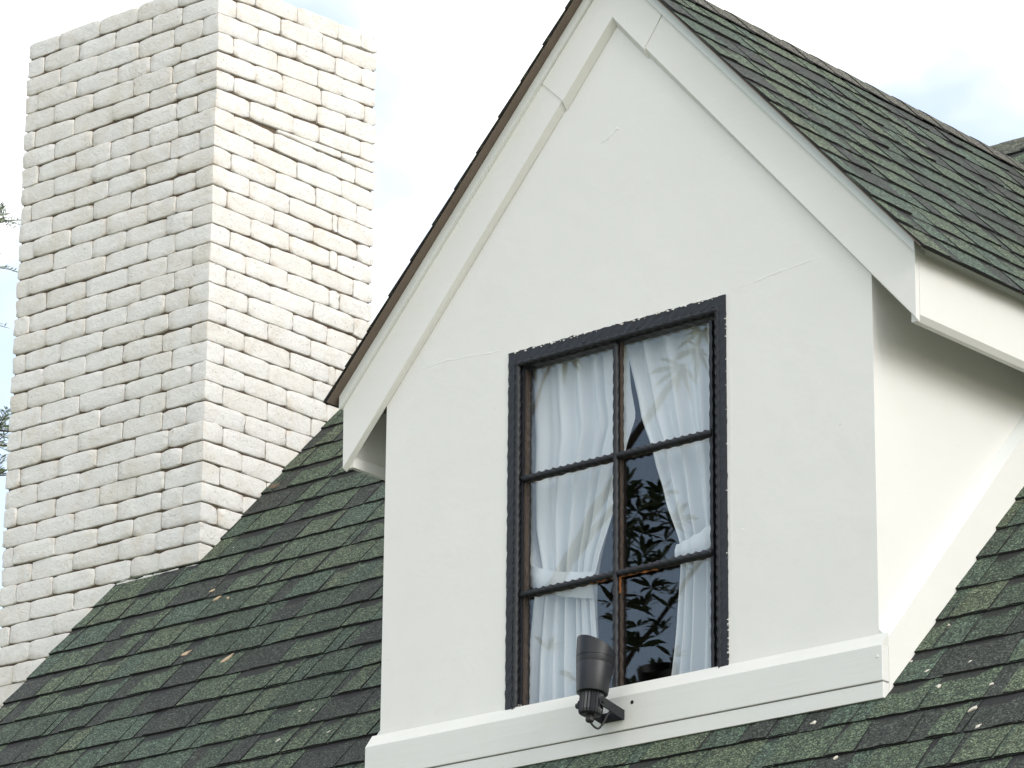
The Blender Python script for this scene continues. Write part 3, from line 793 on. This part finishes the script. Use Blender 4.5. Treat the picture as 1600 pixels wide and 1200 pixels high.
# panes, each tilted a hair differently
rows_z = [(GZ0_, ZB[1]-0.009), (ZB[1]+0.009, ZB[0]-0.009), (ZB[0]+0.009, GZ1_)]
for (x0, x1) in ((GX0, XM-0.012), (XM+0.0125, GX1)):
    for (z0, z1) in rows_z:
        a, b = rw.uniform(-0.0012, 0.0012), rw.uniform(-0.0012, 0.0012)
        v = []
        for yy in (0.030, 0.033):
            for (x, z) in ((x0, z0), (x1, z0), (x1, z1), (x0, z1)): v.append((x, yy + a*(1 if x > x0 else -1) + b*(1 if z > z0 else -1), z))
        fixn(obj('pane', v, [(0,1,2,3), (7,6,5,4), (0,4,5,1), (1,5,6,2), (2,6,7,3), (3,7,4,0)], 'glass', win))
# flaked plaster along the casing
J = Join()
def chip(x, z, s, yy):
    n = 6; a0 = rw.uniform(0, 6)
    ring = [(x+s*math.cos(a0+2*math.pi*q/n)*rw.uniform(.5,1.3)*1.3, yy, z+s*math.sin(a0+2*math.pi*q/n)*rw.uniform(.4,1.1)*0.8) for q in range(n)]
    v = [(x, yy-0.0012, z)] + ring + [(p[0], p[1]+0.004, p[2]) for p in ring]
    J.add(v, [(0,1+q,1+(q+1)%n) for q in range(n)] + [(1+q,1+n+q,1+n+(q+1)%n,1+(q+1)%n) for q in range(n)])
for _ in range(60): chip(rw.uniform(WX0, WX1), WZ1 - abs(rw.gauss(0, 0.0030)), rw.uniform(0.0012, 0.0042), yc-0.0006)
for _ in range(26): chip(WX1 - abs(rw.gauss(0, 0.0014)), rw.choice((rw.uniform(0.0, 0.14), rw.uniform(0.9, 1.1), rw.uniform(0, 1.1))), rw.uniform(0.001, 0.0026), yc-0.0006)
for _ in range(12): chip(rw.uniform(WX0+0.02, WX0+0.07), rw.uniform(-0.004, 0.012), rw.uniform(0.001, 0.003), 0.004)
for _ in range(10): chip(WX0+0.002, rw.uniform(0, 1.1), rw.uniform(0.0008, 0.0016), yc-0.0006)
fixn(J.obj('paint_flakes', ['chip'], win))

# ---- dark room behind the glass
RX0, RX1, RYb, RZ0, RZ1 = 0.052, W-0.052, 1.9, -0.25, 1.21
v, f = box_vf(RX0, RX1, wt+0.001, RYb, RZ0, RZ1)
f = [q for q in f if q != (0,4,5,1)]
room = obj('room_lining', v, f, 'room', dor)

# ================================================================== curtains (behind the glass)
def curtain(name, label, rows, folds, ybase, tie, seed, side):
    """rows: (z, x_left, x_right) from top to bottom"""
    rows = [(z-0.013, a+0.026, b+0.026) for z, a, b in rows]; tie = tuple((q[0]+0.026, q[1]-0.013, q[2]-0.013) for q in tie)
    rr = random.Random(seed)
    root = thing(name, label, 'curtain', ((rows[0][1]+rows[0][2])/2, ybase, rows[0][0]), 'white curtains tied back inside the dormer window')
    nu, nv = 110, 60; v = []; f = []
    zs = [r[0] for r in rows]
    def at(z):
        for i in range(len(rows)-1):
            if rows[i][0] >= z >= rows[i+1][0]:
                s = (rows[i][0]-z)/(rows[i][0]-rows[i+1][0]); s = s*s*(3-2*s)*0.35 + s*0.65
                return rows[i][1]*(1-s)+rows[i+1][1]*s, rows[i][2]*(1-s)+rows[i+1][2]*s
        return rows[-1][1], rows[-1][2]
    phs = [rr.uniform(0, 6.28) for _ in range(6)]
    wid = max(r[2]-r[1] for r in rows)
    for j in range(nv+1):
        z = zs[0] + (zs[-1]-zs[0])*j/nv; xl, xr = at(z)
        for i in range(nu+1):
            u = i/nu
            comp = (xr-xl)/wid; amp = 0.014 + 0.009*(1-comp)
            uu = u + 0.035*math.sin(u*7+phs[3]) + 0.006*math.sin(j*0.05+u*9+phs[4])
            fo = math.sin(uu*folds*2*math.pi + phs[0]) + 0.5*math.sin(uu*folds*3.7*math.pi + phs[1]) + 0.3*math.sin(uu*folds*1.3*math.pi+phs[2])
            fo = math.copysign(abs(fo)**0.8, fo)
            xx = xl + (xr-xl)*u + 0.004*math.sin(uu*folds*2*math.pi+phs[0]+1.5)*comp
            v.append((xx, ybase + amp*fo + 0.002*noise.noise(Vector((xx*9, z*3, seed))), z))
    for j in range(nv):
        for i in range(nu):
            a = j*(nu+1)+i; f.append((a, a+nu+1, a+nu+2, a+1))
    c = obj('cloth', v, f, 'curtain', root, smooth=True)
    # tieback band
    (xa, za0, za1), (xb, zb0, zb1) = tie
    v = []; f = []; n = 16
    for i in range(n+1):
        s = i/n; x = xa+(xb-xa)*s; sag = -0.012*math.sin(math.pi*s)
        t0 = za0+(zb0-za0)*s+sag; t1 = za1+(zb1-za1)*s+sag
        y = ybase - 0.030 - 0.010*math.sin(math.pi*s) + 0.003*math.sin(s*25)
        v += [(x, y+0.006, t0), (x, y-0.002, t0*0.6+t1*0.4), (x, y-0.001, t0*0.25+t1*0.75), (x, y+0.006, t1)]
    for i in range(n):
        for k in range(3): a = 4*i+k; f.append((a, a+1, a+5, a+4))
    obj('tieback', v, f, 'curtain', root, smooth=True)
    return root
curtain('curtain', 'white curtain tied back on the left, covering the left-hand panes',
        [(1.12, 0.425, 0.862), (0.9574, 0.428, 0.874), (0.8525, 0.43, 0.893), (0.76, 0.435, 0.858), (0.58, 0.452, 0.812), (0.435, 0.500, 0.757), (0.385, 0.522, 0.742), (0.32, 0.512, 0.742), (0.16, 0.490, 0.754), (-0.06, 0.478, 0.765)],
        6.5, 0.09, ((0.500, 0.465, 0.40), (0.752, 0.400, 0.318)), 4, -1)
curtain('curtain', 'white curtain gathered back on the right, leaving a dark gap beside it',
        [(1.12, 0.835, 1.235), (1.0874, 0.8475, 1.235), (0.8525, 0.9061, 1.235), (0.7175, 0.9567, 1.232), (0.5772, 1.003, 1.225), (0.4205, 1.0628, 1.215), (0.3682, 1.0649, 1.207), (0.1935, 1.0475, 1.212), (-0.06, 1.010, 1.220)],
        5.0, 0.09, ((1.058, 0.425, 0.375), (1.222, 0.478, 0.405)), 9, 1)

# ================================================================== floodlight on the trim
lampo = thing('garden_floodlight', 'black tapered spotlight with slanted hood, bracketed to the white trim below the window', 'spotlight', (0.958, -TP, -0.09))
def lathe(name, c0, ax, prof, mat, par, n=28, cut=None, label=None, smooth=True):
    ax = Vector(ax).normalized(); a = Vector((1,0,0)) - ax*ax.x; a.normalize(); b = ax.cross(a); v = []; f = []
    for (r, h) in prof:
        for k in range(n):
            th = 2*math.pi*k/n; hh = h
            if cut: hh = cut(h, math.cos(th), math.sin(th))
            rr = r(k) if callable(r) else r
            v.append(Vector(c0) + ax*hh + (a*math.cos(th)+b*math.sin(th))*rr)
    for i in range(len(prof)-1):
        for k in range(n): k2 = (k+1) % n; f.append((i*n+k, i*n+k2, (i+1)*n+k2, (i+1)*n+k))
    o = obj(name, v, f, mat, par, smooth=smooth, label=label)
    if smooth: o.data.set_sharp_from_angle(angle=R_(35))
    return o
AX = Vector((0.0, 0.13, 0.985)).normalized()
LB = Vector((0.930, -0.125, -0.044))      # base of the hood (axis point)
def cutf(h, c, s):                        # slanted mouth: longer on the side away from the wall
    h *= 0.96
    if h < 0.118: return h
    k = (h-0.118)/0.050; return 0.118 + k*(0.023 - 0.023*(s*0.85 + c*0.5))
lathe('hood', LB, AX, [(0.0, 0.004), (0.0415, 0.0), (0.0445, 0.001), (0.0455, 0.004), (0.0530, 0.088), (0.0526, 0.0895), (0.0532, 0.091), (0.0547, 0.108), (0.0536, 0.1085), (0.0536, 0.1105), (0.0550, 0.111), (0.0575, 0.175), (0.0565, 0.1755), (0.0540, 0.172), (0.0505, 0.11), (0.0, 0.11)], 'lamp', lampo, cut=cutf)
rs = lambda k: 0.0355 if k % 2 == 0 else 0.0315
rs2 = lambda k: 0.033 if k % 2 == 0 else 0.0295
lathe('heat_sink', LB - AX*0.064, AX, [(0.0, 0.0), (0.024, 0.0), (rs2, 0.004), (rs, 0.012), (rs, 0.066)], 'lamp', lampo, n=44, smooth=False)
lathe('cable_gland', LB - AX*0.084, AX, [(0.0, 0.0), (0.010, 0.0), (0.0125, 0.004), (0.0125, 0.012), (0.0105, 0.013), (0.0105, 0.024)], 'rubber', lampo, n=8, smooth=False)
# stirrup bracket
side = Vector((1, 0, 0)); bk = Vector((0, 1, -0.10)).normalized()
PV = LB - AX*0.028
def plate(pts, th, name, mat='lamp'):
    """flat bar along pts (centre line), each (p, width vector)"""
    v = []; f = []
    for i, (p, w, nn) in enumerate(pts):
        p = Vector(p); w = Vector(w); nn = Vector(nn)
        v += [p-w-nn*th, p+w-nn*th, p+w+nn*th, p-w+nn*th]
    for i in range(len(pts)-1):
        for k in range(4): a = 4*i+k; b = 4*i+(k+1) % 4; f.append((a, b, b+4, a+4))
    f += [(0,1,2,3), tuple(4*(len(pts)-1)+q for q in (3,2,1,0))]
    return bevel(fixn(obj(name, v, f, mat, lampo)), 0.0008, 1)
wv = Vector((0, 0.0, 0.0145))
yb = -TP-0.0025
for sg in (1, -1):
    p0 = PV + side*0.041*sg - bk*0.010
    p1 = PV + side*0.041*sg; p1.y = yb; p1.z = -0.0925
    plate([(p0, wv*0.7, side*sg), (p0+bk*0.008, wv, side*sg), (p1, wv, side*sg)], 0.0018, 'bracket_arm')
plate([(Vector((PV.x-0.043, yb, -0.0925)), wv, (0,1,0)), (Vector((PV.x+0.043, yb, -0.0925)), wv, (0,1,0))], 0.0018, 'bracket_plate')
lathe('screw', PV + side*0.0435, side+Vector((0,0,0.001)), [(0.0, 0.004), (0.0050, 0.004), (0.0062, 0.0), (0.0062, -0.004)], 'rubber', lampo, n=12)
lathe('screw', PV - side*0.0435, -side+Vector((0,0,0.001)), [(0.0, 0.010), (0.008, 0.010), (0.0095, 0.004), (0.0095, -0.004)], 'rubber', lampo, n=12)
gb = LB - AX*0.082
cab = []
for i in range(15):
    s = i/14; th = -math.pi/2 - 0.2 + s*3.5
    cab.append(Vector((gb.x + 0.024*s + 0.010*math.sin(th)*0 + 0.02*s, gb.y + 0.055*s, gb.z - 0.020*math.sin(math.pi*min(1, s*1.35)) + 0.075*max(0, s-0.35)**1.2)))
v, f = tube_vf(cab, 0.0033, 8); obj('cable', v, f, 'rubber', lampo, smooth=True)

# ================================================================== trees
def frond_vf(J, p, d, ln, w, nleaf, rr, droop=0.3):
    """feathery twig: narrow leaflets both sides"""
    d = Vector(d).normalized(); p = Vector(p); up = Vector((0,0,1)); s = d.cross(up)
    if s.length < 0.1: s = Vector((1,0,0))
    s.normalize(); pts = []
    for i in range(6): t_ = i/5; pts.append(p + d*ln*t_ - up*droop*ln*t_*t_)
    v, f = tube_vf(pts, [0.0035*(1-0.8*i/5) for i in range(6)], 4); J.add(v, f, [1]*len(f))
    for i in range(nleaf):
        t_ = 0.1 + 0.9*i/nleaf; q = p + d*ln*t_ - up*droop*ln*t_*t_
        for sg in (1, -1):
            ld = (d*rr.uniform(0.5, 1.1) + s*sg*rr.uniform(0.6, 1.0) + up*rr.uniform(-0.35, 0.35)).normalized()
            l = w*rr.uniform(0.6, 1.1)*(1-0.5*t_); ww = ld.cross(Vector((rr.uniform(-1,1), rr.uniform(-1,1), rr.uniform(-1,1)))).normalized()*0.0035
            J.add([q, q+ld*l*0.5+ww, q+ld*l, q+ld*l*0.5-ww], [(0,1,2,3)])
def far_tree():
    rr = random.Random(31)
    base = Vector((-6.55, 3.6, GZ))
    t = thing('tree', 'feathery green tree whose thin twigs show past the left edge of the chimney', 'tree', tuple(base))
    v, f = tube_vf([base, base+Vector((0.1,0,2.5)), base+Vector((0,0.1,5)), base+Vector((0.1,0,9.1))], [0.14, 0.11, 0.08, 0.015], 10); obj('trunk', v, f, 'bark', t, smooth=True)
    J = Join()
    for k in range(62):
        z = rr.uniform(4.0, 8.9); c = base + Vector((0.05, 0.05, z)); an = rr.uniform(0, 6.28)
        ln = rr.uniform(0.35, 0.85)*(1.25-(z-4)/7.5)
        d = Vector((math.cos(an), math.sin(an), rr.uniform(0.1, 0.6)))
        pts = [c + d*ln*s - Vector((0,0,0.25*s*s*ln)) for s in (0, .33, .66, 1)]
        v, f = tube_vf(pts, [0.02, 0.013, 0.008, 0.003], 5); J.add(v, f, [1]*len(f))
        for q in range(9):
            s = rr.uniform(0.25, 1.0); p = c + d*ln*s - Vector((0,0,0.25*s*s*ln))
            fd = d*0.6 + Vector((rr.uniform(-1,1), rr.uniform(-1,1), rr.uniform(-0.3,0.7)))
            frond_vf(J, p, fd, rr.uniform(0.14, 0.30), 0.07, 13, rr)
    J.obj('foliage', ['needle', 'bark'], t)
far_tree()
def reflected_tree():
    """long-leaved tree in front of the house, at the viewer's left: the panes mirror it"""
    rr = random.Random(8)
    base = Vector((-4.9, -4.5, GZ))
    t = thing('tree', 'long-leaved garden tree with arching boughs, mirrored in the window panes', 'tree', tuple(base))
    pts = [base, base+Vector((0.1,0,2)), base+Vector((0.25,0.1,4.2)), base+Vector((0.1,0.2,6.2))]
    v, f = tube_vf(pts, [0.16, 0.12, 0.09, 0.05], 10); obj('trunk', v, f, 'bark', t, smooth=True)
    J = Join()
    def bough(p, q, arch, r0):
        p, q = Vector(p), Vector(q); P = [p.lerp(q, s) + Vector((0,0,arch*math.sin(math.pi*s))) for s in [i/8 for i in range(9)]]
        v, f = tube_vf(P, [r0*(1-0.7*i/8) for i in range(9)], 7); obj('bough', v, f, 'bark', t, smooth=True); return P
    def rosette(c, d, n, ln):
        c = Vector(c); d = Vector(d).normalized(); a = d.orthogonal().normalized(); b = d.cross(a)
        for k in range(n):
            an = 2*math.pi*k/n + rr.uniform(-.3, .3); o_ = a*math.cos(an)+b*math.sin(an)
            ld = (o_*rr.uniform(0.7, 1.2) + d*rr.uniform(0.1, 0.9)).normalized(); l = ln*rr.uniform(0.7, 1.15)
            w = ld.cross(d + Vector((rr.uniform(-.4,.4),)*3)).normalized()*l*0.105; dr = Vector((0,0,-0.12*l))
            J.add([c, c+ld*l*0.35+w, c+ld*l*0.7+w*0.8+dr*0.5, c+ld*l+dr*1.6, c+ld*l*0.7-w*0.8+dr*0.5, c+ld*l*0.35-w], [(0,1,5), (1,2,4,5), (2,3,4)])
    # mirrored view: a window point w sees the place w + s*(-0.62,-0.715,0.32)
    def mir(x, z, s):
        w = Vector((x, 0.03, z)); d = (w - CP).normalized(); d.y = -d.y
        return w + d*s
    crown = base + Vector((0.25, 0.1, 4.2))
    P1 = bough(crown, mir(1.15, 0.93, 4.6), 0.25, 0.045)
    P2 = bough(P1[4], mir(1.02, 0.62, 4.6), 0.12, 0.028)
    P3 = bough(base+Vector((0.2, 0.05, 3.4)), mir(1.05, 0.05, 4.2), 0.10, 0.03)
    P4 = bough(base+Vector((0.22,0.1,3.8)), mir(1.30, 0.40, 4.4), 0.10, 0.03)
    P5 = bough(P1[2], mir(0.66, 1.12, 4.7), 0.05, 0.02)
    for k in range(70):
        x, z = rr.uniform(0.90, 1.16), rr.uniform(0.0, 0.66)
        if rr.random() < 0.25 and z < 0.34: continue
        rosette(mir(x, z, rr.uniform(3.9, 4.7)), (rr.uniform(-.5,.5), rr.uniform(-.5,.5), 1), rr.randint(6, 9), 0.105)
    for k in range(6): rosette(mir(rr.uniform(0.52, 0.92), rr.uniform(-0.05, 0.30), rr.uniform(4.0, 4.8)), (0,0,1), 7, 0.12)
    for k in range(3): rosette(mir(rr.uniform(0.58, 0.72), rr.uniform(1.0, 1.12), 4.6), (0,0.3,-0.6), 8, 0.12)
    for k in range(3): rosette(mir(rr.uniform(1.12, 1.28), rr.uniform(0.95, 1.12), 4.6), (0,0.3,-0.6), 8, 0.13)
    # rest of the crown, outside the mirrored patch
    for k in range(300):
        an = rr.uniform(0, 6.28); r = rr.uniform(0.3, 1.5); c = crown + Vector((r*math.cos(an)-0.7, r*math.sin(an)-0.6, rr.uniform(0.4, 2.0)))
        rosette(c, (rr.uniform(-1,1), rr.uniform(-1,1), rr.uniform(0,1)), 8, 0.16)
    J.obj('foliage', ['leaf'], t)
reflected_tree()
print('bricks', nb, 'main', n1, 'dormer', n2, n3)
